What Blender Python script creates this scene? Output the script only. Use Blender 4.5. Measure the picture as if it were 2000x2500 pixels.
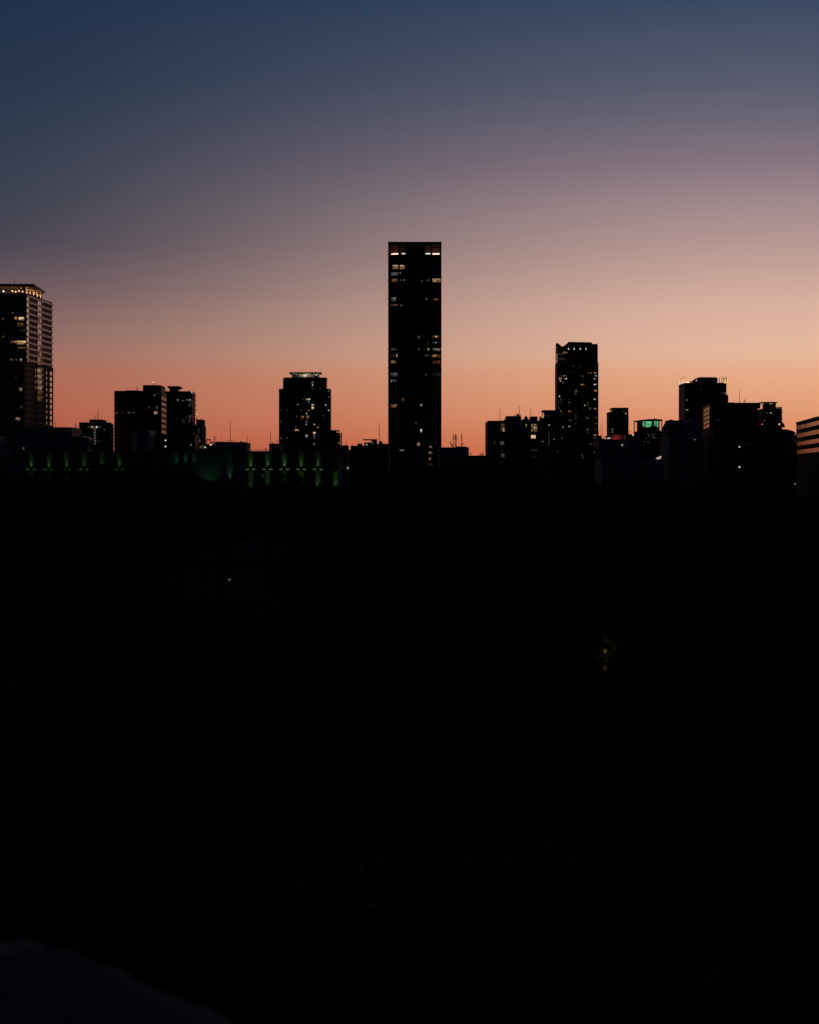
import bpy, math, random
import numpy as np
from mathutils import Vector
random.seed(7); rng = np.random.default_rng(7)
for o in list(bpy.data.objects): bpy.data.objects.remove(o)
scene = bpy.context.scene
C = scene.collection
F, YH, H = 5900.0, 1165.0, 24.0        # focal length in photo pixels, horizon row, eye height

# ---------------------------------------------------------------- camera
cam = bpy.data.cameras.new('camera'); camo = bpy.data.objects.new('camera', cam); C.objects.link(camo)
camo.location = (0, 0, H); camo.rotation_euler = (math.radians(90), 0, 0)
cam.sensor_fit = 'HORIZONTAL'; cam.sensor_width = 24; cam.lens = F/2000*24
cam.shift_y = -(1250-YH)/2000; cam.clip_start = .1; cam.clip_end = 30000
cam.dof.use_dof = True; cam.dof.focus_distance = 900; cam.dof.aperture_fstop = 4.5
scene.camera = camo
# ---------------------------------------------------------------- sky (sun already below the horizon, ahead and to the right)
SUN_AZ = math.radians(9.5)
wd = bpy.data.worlds.new('World'); scene.world = wd; wd.use_nodes = True
nt = wd.node_tree; nt.nodes.clear()
def N(t, **k):
    n = nt.nodes.new(t)
    for a, b in k.items(): setattr(n, a, b)
    return n
def M(op, a, b=None, c=None):
    n = N('ShaderNodeMath', operation=op)
    for i, v in enumerate((a, b, c)):
        if v is None: continue
        if isinstance(v, (int, float)): n.inputs[i].default_value = v
        else: nt.links.new(v, n.inputs[i])
    return n.outputs[0]
def lin(c): 
    return tuple((v/255/12.92 if v/255 <= .04045 else ((v/255+.055)/1.055)**2.4) for v in c)
tc = N('ShaderNodeTexCoord'); sp = N('ShaderNodeSeparateXYZ'); nt.links.new(tc.outputs['Generated'], sp.inputs[0])
X, Y, Z = sp.outputs
elev = M('MULTIPLY', M('ARCSINE', M('MINIMUM', M('MAXIMUM', Z, -1.0), 1.0)), 180/math.pi)
ln = M('MAXIMUM', M('SQRT', M('ADD', M('MULTIPLY', X, X), M('MULTIPLY', Y, Y))), 1e-5)
ca = M('DIVIDE', M('ADD', M('MULTIPLY', X, math.sin(SUN_AZ)), M('MULTIPLY', Y, math.cos(SUN_AZ))), ln)
az = M('MULTIPLY', M('ARCCOSINE', M('MINIMUM', M('MAXIMUM', ca, -1.0), 1.0)), 180/math.pi)
def ramp(stops):
    r = N('ShaderNodeValToRGB'); cr = r.color_ramp; cr.interpolation = 'LINEAR'
    for i, (e, c) in enumerate(stops):
        p = math.sqrt(e/90.0)
        el = cr.elements[i] if i < 2 else cr.elements.new(p)
        el.position = p
        el.color = lin(c) + (1,)
    return r
SKY_R = [(0,(208,104,74)),(.75,(219,126,88)),(1.3,(225,147,108)),(2.4,(230,170,134)),(2.95,(230,182,156)),(4.0,(218,176,159)),(5.5,(183,152,147)),(6.5,(159,136,140)),(7.4,(135,116,128)),(8.4,(107,103,118)),(9.3,(87,91,110)),(11.2,(56,72,98)),(15,(33,47,72)),(25,(16,26,44)),(45,(11,18,33)),(90,(9,15,27))]
SKY_L = [(0,(160,72,52)),(.75,(178,89,68)),(1.6,(183,101,80)),(2.5,(173,106,89)),(2.9,(160,111,98)),(3.5,(142,106,100)),(4.5,(106,88,95)),(5.5,(74,71,86)),(6.5,(60,67,82)),(7.4,(53,64,83)),(9.3,(40,56,78)),(11.2,(34,51,79)),(15,(22,36,57)),(25,(12,20,36)),(45,(9,16,31)),(60,(9,15,28)),(90,(9,15,27))]
fe = M('SQRT', M('DIVIDE', M('MAXIMUM', elev, 0.0), 90.0))
ra, rb = ramp(SKY_R), ramp(SKY_L)
nt.links.new(fe, ra.inputs[0]); nt.links.new(fe, rb.inputs[0])
fac = N('ShaderNodeMapRange', interpolation_type='SMOOTHSTEP'); fac.inputs['From Max'].default_value = 21.0
nt.links.new(az, fac.inputs['Value']); fac = fac.outputs[0]
mx = N('ShaderNodeMix', data_type='RGBA'); nt.links.new(fac, mx.inputs['Factor'])
nt.links.new(ra.outputs[0], mx.inputs['A']); nt.links.new(rb.outputs[0], mx.inputs['B'])
dim = M('ADD', .05, M('MULTIPLY', .95, M('EXPONENT', M('MULTIPLY', M('POWER', M('DIVIDE', az, 62.0), 2.0), -1.0))))
# away from the sunset the horizon turns to the blue-grey of the earth's shadow
SKY_E = [(0,(17,21,29)),(10,(16,21,31)),(45,(10,16,28)),(90,(9,15,27))]
re_ = ramp(SKY_E); nt.links.new(fe, re_.inputs[0])
sc = N('ShaderNodeVectorMath', operation='SCALE'); nt.links.new(mx.outputs['Result'], sc.inputs[0]); nt.links.new(dim, sc.inputs['Scale'])
fe2 = N('ShaderNodeMapRange', interpolation_type='SMOOTHSTEP'); fe2.inputs['From Min'].default_value = 25; fe2.inputs['From Max'].default_value = 105; nt.links.new(az, fe2.inputs['Value'])
mx2 = N('ShaderNodeMix', data_type='RGBA'); nt.links.new(fe2.outputs[0], mx2.inputs['Factor']); nt.links.new(sc.outputs[0], mx2.inputs['A']); nt.links.new(re_.outputs[0], mx2.inputs['B'])
bg = N('ShaderNodeBackground'); out = N('ShaderNodeOutputWorld')
nt.links.new(mx2.outputs['Result'], bg.inputs['Color']); nt.links.new(bg.outputs[0], out.inputs[0])
# ---------------------------------------------------------------- exposure
vs = scene.view_settings; vs.view_transform = 'Standard'; vs.look = 'None'; vs.exposure = 0; vs.gamma = 1; vs.use_curve_mapping = False

# ================================================================ materials
MATS = {}
def mat(name, base, rough=.8, spec=.3, metal=0, noise=.25, scale=.6):
    m = bpy.data.materials.new(name); m.use_nodes = True; t = m.node_tree; b = t.nodes['Principled BSDF']
    b.inputs['Roughness'].default_value = rough; b.inputs['Metallic'].default_value = metal
    b.inputs['Specular IOR Level'].default_value = spec
    if noise:
        co = t.nodes.new('ShaderNodeTexCoord'); nz = t.nodes.new('ShaderNodeTexNoise')
        nz.inputs['Scale'].default_value = scale; nz.inputs['Detail'].default_value = 5
        mr = t.nodes.new('ShaderNodeMapRange'); mr.inputs['From Min'].default_value = .25; mr.inputs['From Max'].default_value = .75
        mr.inputs['To Min'].default_value = 1-noise; mr.inputs['To Max'].default_value = 1+noise
        mu = t.nodes.new('ShaderNodeVectorMath'); mu.operation = 'SCALE'; mu.inputs[0].default_value = base
        t.links.new(co.outputs['Object'], nz.inputs['Vector']); t.links.new(nz.outputs['Fac'], mr.inputs['Value'])
        t.links.new(mr.outputs[0], mu.inputs['Scale']); t.links.new(mu.outputs[0], b.inputs['Base Color'])
    else: b.inputs['Base Color'].default_value = tuple(base)+(1,)
    MATS[name] = m; return m
mat('concrete', (.22,.21,.2), scale=.25); mat('dark_concrete', (.1,.1,.1), scale=.3); mat('pale_concrete', (.42,.41,.4), scale=.2)
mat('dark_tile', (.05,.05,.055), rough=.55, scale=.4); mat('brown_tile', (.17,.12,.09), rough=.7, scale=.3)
mat('blue_grey', (.23,.25,.28), rough=.6, scale=.2); mat('white_paint', (.7,.7,.68), rough=.5, noise=.08)
mat('metal', (.08,.08,.085), rough=.5, metal=.4, noise=.1); mat('roofing', (.13,.13,.13), scale=.5)
mat('glass', (.012,.013,.016), rough=.06, spec=.5, noise=0)
mat('mirror_glass', (.30,.26,.25), rough=.07, spec=.5, metal=.85, noise=0)
mat('shaded_glass', (.02,.02,.022), rough=.55, spec=.15, noise=.2); mat('glazed_tile', (.4,.36,.33), rough=.32, spec=.5, noise=.12, scale=.5)
mat('stone', (.26,.25,.23), rough=.9, noise=.35, scale=3.5); mat('cut_stone', (.3,.29,.27), rough=.85, noise=.3, scale=.9)
mat('bark', (.06,.045,.032), rough=.95, noise=.4, scale=2.5)
mat('grass', (.03,.04,.018), rough=.95, spec=.1, noise=.4, scale=.15)
mat('red_panel', (.32,.03,.035), rough=.5, noise=.1)
def leafmat(name, base):
    m = mat(name, base, rough=.75, spec=.15, noise=.45, scale=.35); return m
leafmat('leaf_a', (.028,.042,.016)); leafmat('leaf_b', (.035,.045,.018)); leafmat('leaf_c', (.022,.036,.016))
def lamp_mat(name, col, s):
    m = bpy.data.materials.new(name); m.use_nodes = True; t = m.node_tree; t.nodes.clear()
    e = t.nodes.new('ShaderNodeEmission'); o = t.nodes.new('ShaderNodeOutputMaterial'); e.inputs[0].default_value = col+(1,); e.inputs[1].default_value = s
    t.links.new(e.outputs[0], o.inputs[0]); MATS[name] = m; return m
def lit_mat(name, col, s, contrast=.8):
    """a lit room behind glass: brighter towards its ceiling lamps, broken by curtains and furniture"""
    m = bpy.data.materials.new(name); m.use_nodes = True; t = m.node_tree; t.nodes.clear(); L = t.links.new
    def n(ty, **k):
        q = t.nodes.new(ty)
        for a, b in k.items(): setattr(q, a, b)
        return q
    co = n('ShaderNodeTexCoord'); oi = n('ShaderNodeObjectInfo')
    ad = n('ShaderNodeVectorMath', operation='MULTIPLY_ADD'); ad.inputs[1].default_value = (3.2,3.2,2.2)
    cb = n('ShaderNodeCombineXYZ'); mu = n('ShaderNodeMath', operation='MULTIPLY'); mu.inputs[1].default_value = 97
    L(oi.outputs['Random'], mu.inputs[0])
    for i in range(3): L(mu.outputs[0], cb.inputs[i])
    L(co.outputs['Generated'], ad.inputs[0]); L(cb.outputs[0], ad.inputs[2])
    nz = n('ShaderNodeTexNoise'); nz.inputs['Scale'].default_value = 1.0; nz.inputs['Detail'].default_value = 3; L(ad.outputs[0], nz.inputs['Vector'])
    mr = n('ShaderNodeMapRange'); mr.inputs['From Min'].default_value = .36; mr.inputs['From Max'].default_value = .62
    mr.inputs['To Min'].default_value = 1-contrast; mr.inputs['To Max'].default_value = 1.25; L(nz.outputs['Fac'], mr.inputs['Value'])
    se = n('ShaderNodeSeparateXYZ'); L(co.outputs['Generated'], se.inputs[0])
    g = n('ShaderNodeMapRange'); g.inputs['From Min'].default_value = .1; g.inputs['From Max'].default_value = .95; g.inputs['To Min'].default_value = .55; g.inputs['To Max'].default_value = 1.3
    L(se.outputs['Z'], g.inputs['Value'])
    rr = n('ShaderNodeMapRange'); rr.inputs['To Min'].default_value = .6*s; rr.inputs['To Max'].default_value = 1.4*s; L(oi.outputs['Random'], rr.inputs['Value'])
    a = n('ShaderNodeMath', operation='MULTIPLY'); b = n('ShaderNodeMath', operation='MULTIPLY')
    L(mr.outputs[0], a.inputs[0]); L(g.outputs[0], a.inputs[1]); L(a.outputs[0], b.inputs[0]); L(rr.outputs[0], b.inputs[1])
    e = n('ShaderNodeEmission'); e.inputs[0].default_value = col+(1,); L(b.outputs[0], e.inputs[1])
    o = n('ShaderNodeOutputMaterial'); L(e.outputs[0], o.inputs[0]); MATS[name] = m
lit_mat('lit_w', (1,.62,.30), .85); lit_mat('lit_a', (1,.50,.20), .42); lit_mat('lit_o', (1,.42,.16), .11)
lit_mat('lit_c', (.80,.95,1.0), .40); lit_mat('lit_d', (.95,.95,.85), .085); lit_mat('lit_x', (.9,.95,1), .022)
lit_mat('lit_y', (1,.68,.36), .32); lit_mat('lit_p', (1,.86,.74), .70); lit_mat('lit_g', (.25,.95,.42), .55, .25); lit_mat('lit_k', (1,.55,.32), .03)
lamp_mat('crown_fill_amber', (1,.42,.2), 8); lamp_mat('lamp_white', (1,.9,.8), 1.2); lamp_mat('lamp_warm', (1,.62,.28), 1.6); lamp_mat('ledge_glow_green', (.35,1,.22), .14); lamp_mat('ledge_glow_green_dim', (.35,1,.22), .06)
lamp_mat('lamp_red', (1,.12,.12), 1.0); lamp_mat('lamp_dim', (.9,.95,.8), .25); lamp_mat('lamp_strip', (1,.93,.86), .9)

# ================================================================ mesh helpers
class MB:
    def __init__(s): s.v = []; s.f = []
    def add(s, v, f):
        k = len(s.v); s.v += [tuple(p) for p in v]; s.f += [tuple(i+k for i in q) for q in f]; return s
    def box(s, x0, x1, y0, y1, z0, z1):
        return s.prism([(x0,y0),(x1,y0),(x1,y1),(x0,y1)], z0, z1)
    def prism(s, pts, z0, z1, z1s=None):
        n = len(pts); v = [(p[0],p[1],z0) for p in pts] + [(p[0],p[1],(z1s[i] if z1s else z1)) for i, p in enumerate(pts)]
        f = [(i,(i+1)%n,n+(i+1)%n,n+i) for i in range(n)] + [tuple(range(n-1,-1,-1)), tuple(range(n,2*n))]
        return s.add(v, f)
    def profile(s, pts, y0, y1):           # outline in x,z extruded along y
        n = len(pts); v = [(p[0],y0,p[1]) for p in pts] + [(p[0],y1,p[1]) for p in pts]
        f = [(i,n+i,n+(i+1)%n,(i+1)%n) for i in range(n)] + [tuple(range(n)), tuple(range(2*n-1,n-1,-1))]
        return s.add(v, f)
    def tube(s, p0, p1, r0, r1=None, n=6):
        r1 = r0 if r1 is None else r1
        p0, p1 = Vector(p0), Vector(p1); d = (p1-p0).normalized()
        a = d.orthogonal().normalized(); b = d.cross(a)
        v = [p0+(a*math.cos(2*math.pi*i/n)+b*math.sin(2*math.pi*i/n))*r0 for i in range(n)] + [p1+(a*math.cos(2*math.pi*i/n)+b*math.sin(2*math.pi*i/n))*r1 for i in range(n)]
        f = [(i,(i+1)%n,n+(i+1)%n,n+i) for i in range(n)] + [tuple(range(n-1,-1,-1)), tuple(range(n,2*n))]
        return s.add(v, f)
    def face_box(s, p0, p1, u0, u1, z0, z1, o0, o1):   # box on the vertical plane p0-p1; o = metres out of the wall
        p0 = Vector(p0[:2]); p1 = Vector(p1[:2]); t = (p1-p0).normalized(); nn = Vector((t.y,-t.x))
        P = lambda u, o: p0+t*u+nn*o
        q = [P(u0,o1), P(u1,o1), P(u1,o0), P(u0,o0)]
        return s.prism([(a.x,a.y) for a in q], z0, z1)
    def build(s, name, m, parent=None, smooth=False, shift=True):
        me = bpy.data.meshes.new(name)
        L = parent.location.copy() if (parent and shift) else Vector((0,0,0))
        pp = parent.parent if parent else None
        if pp and shift: L = L + pp.location
        me.from_pydata([(p[0]-L.x,p[1]-L.y,p[2]-L.z) for p in s.v], [], s.f)
        me.materials.append(MATS[m]); 
        if smooth: me.polygons.foreach_set('use_smooth', [True]*len(me.polygons))
        o = bpy.data.objects.new(name, me); C.objects.link(o)
        if parent: o.parent = parent
        return o
def tag(o, label, cat, group=None):
    o['label'] = label; o['category'] = cat
    if group: o['group'] = group
    return o
def empty(name, loc):
    e = bpy.data.objects.new(name, None); e.location = loc; e.empty_display_size = 1; C.objects.link(e); return e
def zz(py, D): return H+(YH-py)*D/F
def xx(px, D): return (px-1000)*D/F

UNIT = {}
def unit_box(kind):
    if kind not in UNIT:
        me = bpy.data.meshes.new('window'); b = MB().box(-.5,.5,-.5,.5,-.5,.5)
        me.from_pydata(b.v, [], b.f); me.materials.append(MATS[kind]); UNIT[kind] = me
    return UNIT[kind]

class B:
    """one building: wall prism with parapet, floor slabs, window grid, lit windows and roof pieces"""
    def __init__(s, name, label, cat, D, px0, px1, py, dep, m='concrete', corners=None, group=None, parapet=.9, z0=0):
        s.D, s.m, s.dep = D, m, dep
        if corners: s.poly = [(xx(p,d), d) for p, d in corners]
        else:
            x0 = xx(px0, D+(dep if px0 > 1000 else 0)); x1 = xx(px1, D+(dep if px1 < 1000 else 0))
            s.poly = [(x0,D),(x1,D),(x1,D+dep),(x0,D+dep)]
        s.ztop = zz(py, D); s.z0 = z0
        cx = sum(p[0] for p in s.poly)/len(s.poly); cy = sum(p[1] for p in s.poly)/len(s.poly)
        s.o = empty(name, (cx,cy,z0)); tag(s.o, label, cat, group)
        s.part(MB().prism(s.poly, z0, s.ztop-parapet), 'wall', m)
        if parapet:
            b = MB(); n = len(s.poly)
            for i in range(n):
                p, q = Vector(s.poly[i]), Vector(s.poly[(i+1)%n])
                b.face_box(p, q, 0 if i % 2 else .3, (q-p).length-(0 if i % 2 else .3), s.ztop-parapet, s.ztop, -.3, 0)
            s.part(b, 'parapet', m)
    def part(s, b, name, m): return b.build(name, MATS and m, s.o)
    def box(s, name, px0, px1, py0, py1, m=None, dn=2, dep=8, parent=None):
        D = s.D+dn; x0 = xx(px0, D+(dep if px0 > 1000 else 0)); x1 = xx(px1, D+(dep if px1 < 1000 else 0))
        if x1-x0 < .3: x0, x1 = xx(px0,D), xx(px1,D)
        return MB().box(x0, x1, D, D+dep, zz(py1,D), zz(py0,D)).build(name, m or s.m, parent or s.o)
    def profile(s, name, pts, m=None, dn=2, dep=8):
        D = s.D+dn
        c = (min(p[0] for p in pts)+max(p[0] for p in pts))/2
        return MB().profile([(xx(a, D+(dep if (a < c) == (c > 1000) else 0)), zz(b,D)) for a, b in pts][::-1], D, D+dep).build(name, m or s.m, s.o)
    def edge(s, i): return s.poly[i], s.poly[(i+1)%len(s.poly)]
    def slabs(s, h, proud=.5, th=.3, ztop=None, zlow=None, m=None, edges=(0,1,3), name='floor_slab'):
        """one thin slab per storey, running round the given walls"""
        b = MB()
        for i in edges:
            p, q = (Vector(a) for a in s.edge(i)); b.face_box(p, q, -proud if i in (0,2) else 0, (q-p).length+(proud if i in (0,2) else 0), 0, th, .0, proud)
        L = s.o.location; me = bpy.data.meshes.new(name)
        me.from_pydata([(v[0]-L.x,v[1]-L.y,v[2]) for v in b.v], [], b.f); me.materials.append(MATS[m or s.m])
        z = (ztop or s.ztop-2.0)
        while z > (zlow if zlow is not None else 6):
            o = bpy.data.objects.new(name, me); C.objects.link(o); o.parent = s.o; o.location = (0,0,z-L.z); z -= h
    def glaze(s, h, bay, edges=(0,), wf=.62, hf=.5, ztop=None, zlow=5, m='glass', out=.05, phase=.0):
        """the many small dark windows, one joined piece"""
        b = MB()
        for i in edges:
            p, q = (Vector(a) for a in s.edge(i)); ln = (q-p).length; n = max(1, int(ln/bay)); w = ln/n
            z = (ztop or s.ztop-2.0)-h*phase
            while z-h > zlow:
                for k in range(n): b.face_box(p, q, (k+.5-wf/2)*w, (k+.5+wf/2)*w, z-h*(.5+hf/2), z-h*(.5-hf/2), -.15, out)
                z -= h
        o = s.part(b, 'window_glazing', m); o['kind'] = 'stuff'
    def win(s, items, org=(0,0), k=1.0, e=0, out=.12, name='window', off=0):
        """single windows given by photograph rectangles, set on wall e"""
        p0, p1 = (Vector(a) for a in s.edge(e)); t = (p1-p0).normalized(); nn = Vector((t.y,-t.x)); p0 = p0+nn*(out-.1+off)
        for it in items:
            x0, x1, y0, y1, kd = it
            x0, x1 = org[0]+x0*k, org[0]+x1*k; y0, y1 = org[1]+y0*k, org[1]+y1*k
            def hit(px, py):
                r = Vector(((px-1000)/F, 1.0)); den = r.x*nn.x+r.y*nn.y
                d = (p0.x*nn.x+p0.y*nn.y)/den
                return Vector((r.x*d, r.y*d, H+(YH-py)/F*d))
            a, b = hit(x0, (y0+y1)/2), hit(x1, (y0+y1)/2); c = (a+b)/2; hgt = (y1-y0)/F*c.y
            o = bpy.data.objects.new(name, unit_box('lit_'+kd if len(kd) == 1 else kd)); C.objects.link(o); o.parent = s.o
            o.location = c-s.o.location; o.rotation_euler.z = math.atan2(t.y, t.x)
            o.scale = ((b-a).xy.length, .2, hgt)
    def mast(s, px, py0, py1, r=.1, dn=3, name='antenna', bars=(), tip=None):
        D = s.D+dn; b = MB().tube((xx(px,D),D,zz(py1,D)-.3), (xx(px,D),D,zz(py0,D)), r*1.2, r*.7)
        for (dx, y, w) in bars: b.tube((xx(px+dx-w,D),D,zz(y,D)), (xx(px+dx+w,D),D,zz(y,D)), r*.7)
        o = b.build(name, 'metal', s.o)
        if tip:
            MB().tube((xx(px,D),D,zz(py0,D)), (xx(px,D),D,zz(py0-2,D)), r*2.2).build('beacon', tip, o)
        return o
    def lamp(s, px, py, m='lamp_white', w=2.2, h=2.2, dn=-.3, name='lamp'):
        D = s.D+dn; c = (xx(px,D), zz(py,D)); hw = w*D/F/2; hh = h*D/F/2
        return MB().box(c[0]-hw, c[0]+hw, D, D+.35, c[1]-hh, c[1]+hh).build(name, m, s.o)

# ================================================================ ground
g = MB(); S = 12000; g.add([(-S,-2000,0),(S,-2000,0),(S,20000,0),(-S,20000,0)], [(0,1,2,3)])
go = g.build('ground', 'grass'); go['kind'] = 'structure'

# ================================================================ skyline, west side of the city
Z1 = ((0,660), .2412); Z2 = ((180,900), .2087); Z3 = ((500,880), .2087); Z4 = ((840,570), .2087); Z5 = ((840,860), .2087)
Z6 = ((1170,800), .1855); Z7 = ((1460,900), .1623); Z8 = ((1640,900), .2087)

# --- tall slim central tower
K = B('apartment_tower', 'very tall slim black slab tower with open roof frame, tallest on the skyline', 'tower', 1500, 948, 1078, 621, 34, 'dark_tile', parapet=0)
K.slabs(3.86, .18, .25, ztop=K.ztop-.4, edges=(0,3)); K.glaze(3.86, 3.6, edges=(0,1,3), ztop=K.ztop-.4, hf=.55, wf=.8)
D = K.D; top = zz(590,D); x0, x1 = K.poly[0][0], K.poly[1][0]
K.part(MB().box(x0-.1,x1+.1,D-.1,D+34.1,zz(597,D),top), 'roof_frame', 'dark_tile')
for a, b in ((948,953),(973,977),(991,995),(1012,1014.5),(1033,1038),(1051,1055),(1074,1078)):
    K.part(MB().box(xx(a,D),xx(b,D)-(.05 if b < 1078 else 0),D,D+1.2,K.ztop,zz(597,D)), 'column', 'dark_tile')
K.part(MB().box(x0+.4,x1-.4,D+7,D+33.5,K.ztop,zz(597,D)), 'crown_wall', 'brown_tile')
K.part(MB().box(xx(992,D),xx(1037,D),D+1.6,D+6.9,K.ztop,zz(599,D)), 'plant_room', 'dark_concrete')
for a, b in ((958,973),(981,990),(1039,1051),(1056,1074)):
    K.part(MB().box(xx(a,D)+.1,xx(b,D)-.1,D-.25,D+.15,zz(620.6,D),zz(618,D)), 'light_strip', 'lamp_strip')
for a, b in ((955,972),(1056,1073)):
    K.part(MB().box(xx(a,D),xx(b,D),D+2.2,D+2.6,zz(620.9,D),zz(619.6,D)), 'crown_fill', 'crown_fill_amber')  # hidden emitters added behind the light strips to brighten the crown wall
for a in (853,1103): K.mast(840+(a-840)*.2087+ (109 if a < 900 else 181), 588.6, 590, .12)
K.win([(570,633,370,415,'a'),(655,708,372,415,'a'),(570,633,370,382,'p'),(655,690,370,380,'p'),(553,632,457,492,'d'),(580,612,458,472,'c'),(654,662,459,469,'p'),(558,628,530,570,'o'),(580,600,536,556,'a'),
 (655,670,535,560,'d'),(690,715,535,552,'d'),(905,925,545,566,'d'),(955,975,538,556,'d'),(990,1003,533,560,'d'),(1035,1130,529,570,'y'),(1060,1095,531,543,'w'),(553,607,748,790,'d'),(582,607,750,766,'c'),(956,971,756,769,'c'),(1048,1105,755,785,'o'),
 (540,630,826,846,'o'),(582,622,830,842,'a'),(655,682,833,852,'d'),(864,889,1194,1230,'d'),(1030,1041,1192,1216,'d'),(1055,1112,1192,1225,'o'),(1066,1086,1198,1214,'w'),(976,990,1268,1284,'d'),(1035,1060,1270,1284,'d'),(1070,1085,1270,1284,'c'),
 (550,618,1338,1372,'x'),(578,592,1350,1362,'d'),(871,881,1342,1370,'d'),(978,996,1340,1369,'y'),(1040,1126,1340,1374,'d'),(1082,1105,1348,1366,'y')], *Z4)
K.win([(545,600,20,55,'x'),(610,628,20,58,'a'),(950,962,30,46,'d'),(974,990,27,42,'d'),(1025,1128,22,62,'o'),(1040,1082,30,55,'a'),(550,606,94,130,'a'),(1040,1125,95,135,'o'),(545,627,238,282,'d'),(582,600,240,252,'p'),(954,966,252,272,'d'),(1040,1130,240,276,'x'),
 (548,558,325,350,'c'),(566,612,320,350,'d'),(677,704,538,570,'o'),(548,620,608,648,'o'),(583,602,612,640,'a'),(893,913,607,630,'c'),(835,850,827,842,'d'),(892,913,900,935,'c'),(857,889,1060,1096,'y'),(653,708,1138,1156,'d'),(672,695,1142,1152,'p'),
 (1002,1032,1098,1122,'o'),(1003,1015,1100,1118,'p'),(990,1034,1165,1192,'o'),(1000,1016,1168,1186,'p'),(990,1020,1236,1262,'o'),(998,1014,1238,1258,'p'),(988,1034,1304,1322,'o'),(998,1014,1308,1320,'p'),(1071,1083,1048,1076,'x')], *Z5)

# --- left tower with floodlit crown and a bright right flank
A = B('apartment_tower', 'tower with warm floodlit flat crown and rows of balconies down its paler flank', 'tower', 1300, 0, 0, 716, 68, 'concrete', corners=[(-75,1300),(64,1300),(127,1368),(-45,1368)], parapet=1.0)
A.o['label'] = 'tall tower with warm floodlit flat crown and rows of balconies down its paler flank'
D = A.D
A.part(MB().prism([(xx(-85,D-8.6),D-8.6),(-205.98,D-8.6),(-201.7,1368.3),(xx(-45,1369),1368.3)], 0, zz(884,D)), 'lower_tower', 'brown_tile')
Pf = [(xx(p,d),d) for p, d in ((-60,D+8),(59,D+8),(103,D+52),(-40,D+52))]
A.part(MB().prism(Pf, A.ztop-1, zz(698,D)+.1), 'crown_wall', 'pale_concrete')
Cf = [(xx(p,d),d) for p, d in ((1,D+2),(83,D+2),(110,D+56),(-20,D+56))]
A.part(MB().prism(Cf, zz(698,D)+.1, zz(692,D)), 'crown_roof', 'dark_tile')
# warm floodlights standing on the roof terrace
p, q = Vector(Pf[1]), Vector(Pf[2]); t = (q-p).normalized(); nn = Vector((t.y,-t.x))
for i in range(5):
    c = p+t*(6+i*8.5)+nn*1.6
    f = A.part(MB().box(c.x-.3,c.x+.3,c.y-.3,c.y+.3,A.ztop-1,A.ztop-.4), 'floodlight', 'lamp_warm')
    l = bpy.data.lights.new('flood_beam', 'SPOT'); l.energy = 1500; l.color = (1,.47,.18); l.spot_size = math.radians(100); l.spot_blend = .8; l.shadow_soft_size = .2
    lo = bpy.data.objects.new('flood_beam', l); C.objects.link(lo); lo.parent = f
    lo.location = Vector((c.x+nn.x*.3,c.y+nn.y*.3,A.ztop-.2))-A.o.location; lo.rotation_euler = Vector((-nn.x*.35,-nn.y*.35,1)).to_track_quat('-Z','Y').to_euler()
for px in (6,22,40):
    f = A.part(MB().box(xx(px,D+6)-.3,xx(px,D+6)+.3,D+5.7,D+6.3,A.ztop-1,A.ztop-.4), 'floodlight', 'lamp_warm')
    l = bpy.data.lights.new('flood_beam', 'SPOT'); l.energy = 300; l.color = (1,.47,.18); l.spot_size = math.radians(110); l.spot_blend = .8
    lo = bpy.data.objects.new('flood_beam', l); C.objects.link(lo); lo.parent = f
    lo.location = Vector((xx(px,D+6),D+6,A.ztop-.3))-A.o.location; lo.rotation_euler = (math.radians(195),0,0)
for px in (9,30,38,46,55): A.lamp(px, 711+random.uniform(-1,2), 'lamp_warm', 3.0, 3.0)
A.lamp(52, 703.5, 'lamp_red', 2.6, 2.6); A.lamp(7.5, 711, 'lamp_white', 2.4, 4)
A.mast(34.5, 683, 692, .12, dn=20, bars=((0,689,1.5),)); A.mast(80, 689.5, 692, .1, dn=20)
# flank: storey bands and bays, seen along the wall
e0, e1 = (Vector(a) for a in A.edge(1)); ln = (e1-e0).length; fh = 3.13
SLAB = None
zt = zz(722,D); nf = 12
fl = MB(); bays_dark = [(.10,.24),(.26,.40),(.60,.76),(.79,.93)]
def piece(name, u0, u1, za, zb, m, o0=0.0, o1=.12):
    return MB().face_box(e0, e1, u0*ln, u1*ln, za, zb, o0, o1).build(name, m, A.o)
for k in range(nf):
    z = zt-k*fh
    if k < 13:
        piece('balcony_slab', -.005, 1.005, z-.5, z+.5, 'glazed_tile', 0, .6)
        for u0, u1 in bays_dark: piece('window', u0, u1, z-fh+.6, z-.6, 'shaded_glass')  # flat dark panels; shade of the recessed balconies is in their colour
        piece('bay_window', .005, .08, z-fh+.5, z-.6, 'mirror_glass', 0, .25)
        piece('partition', .405, .42, z-fh+.4, z-.5, 'glazed_tile', 0, .4); piece('partition', .575, .59, z-fh+.4, z-.5, 'glazed_tile', 0, .4)
    else:
        piece('balcony_slab', .38, .60, z-.45, z+.3, 'pale_concrete', 0, .8)
    piece('stair_window', .43, .49, z-fh+.6, z-.6, 'lit_y' if k == 11 else ('lit_o' if k in (3,6,9) else 'mirror_glass'))
    piece('stair_window', .505, .565, z-fh+.6, z-.6, 'lit_o' if k in (8,10,11) else 'mirror_glass')
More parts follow.
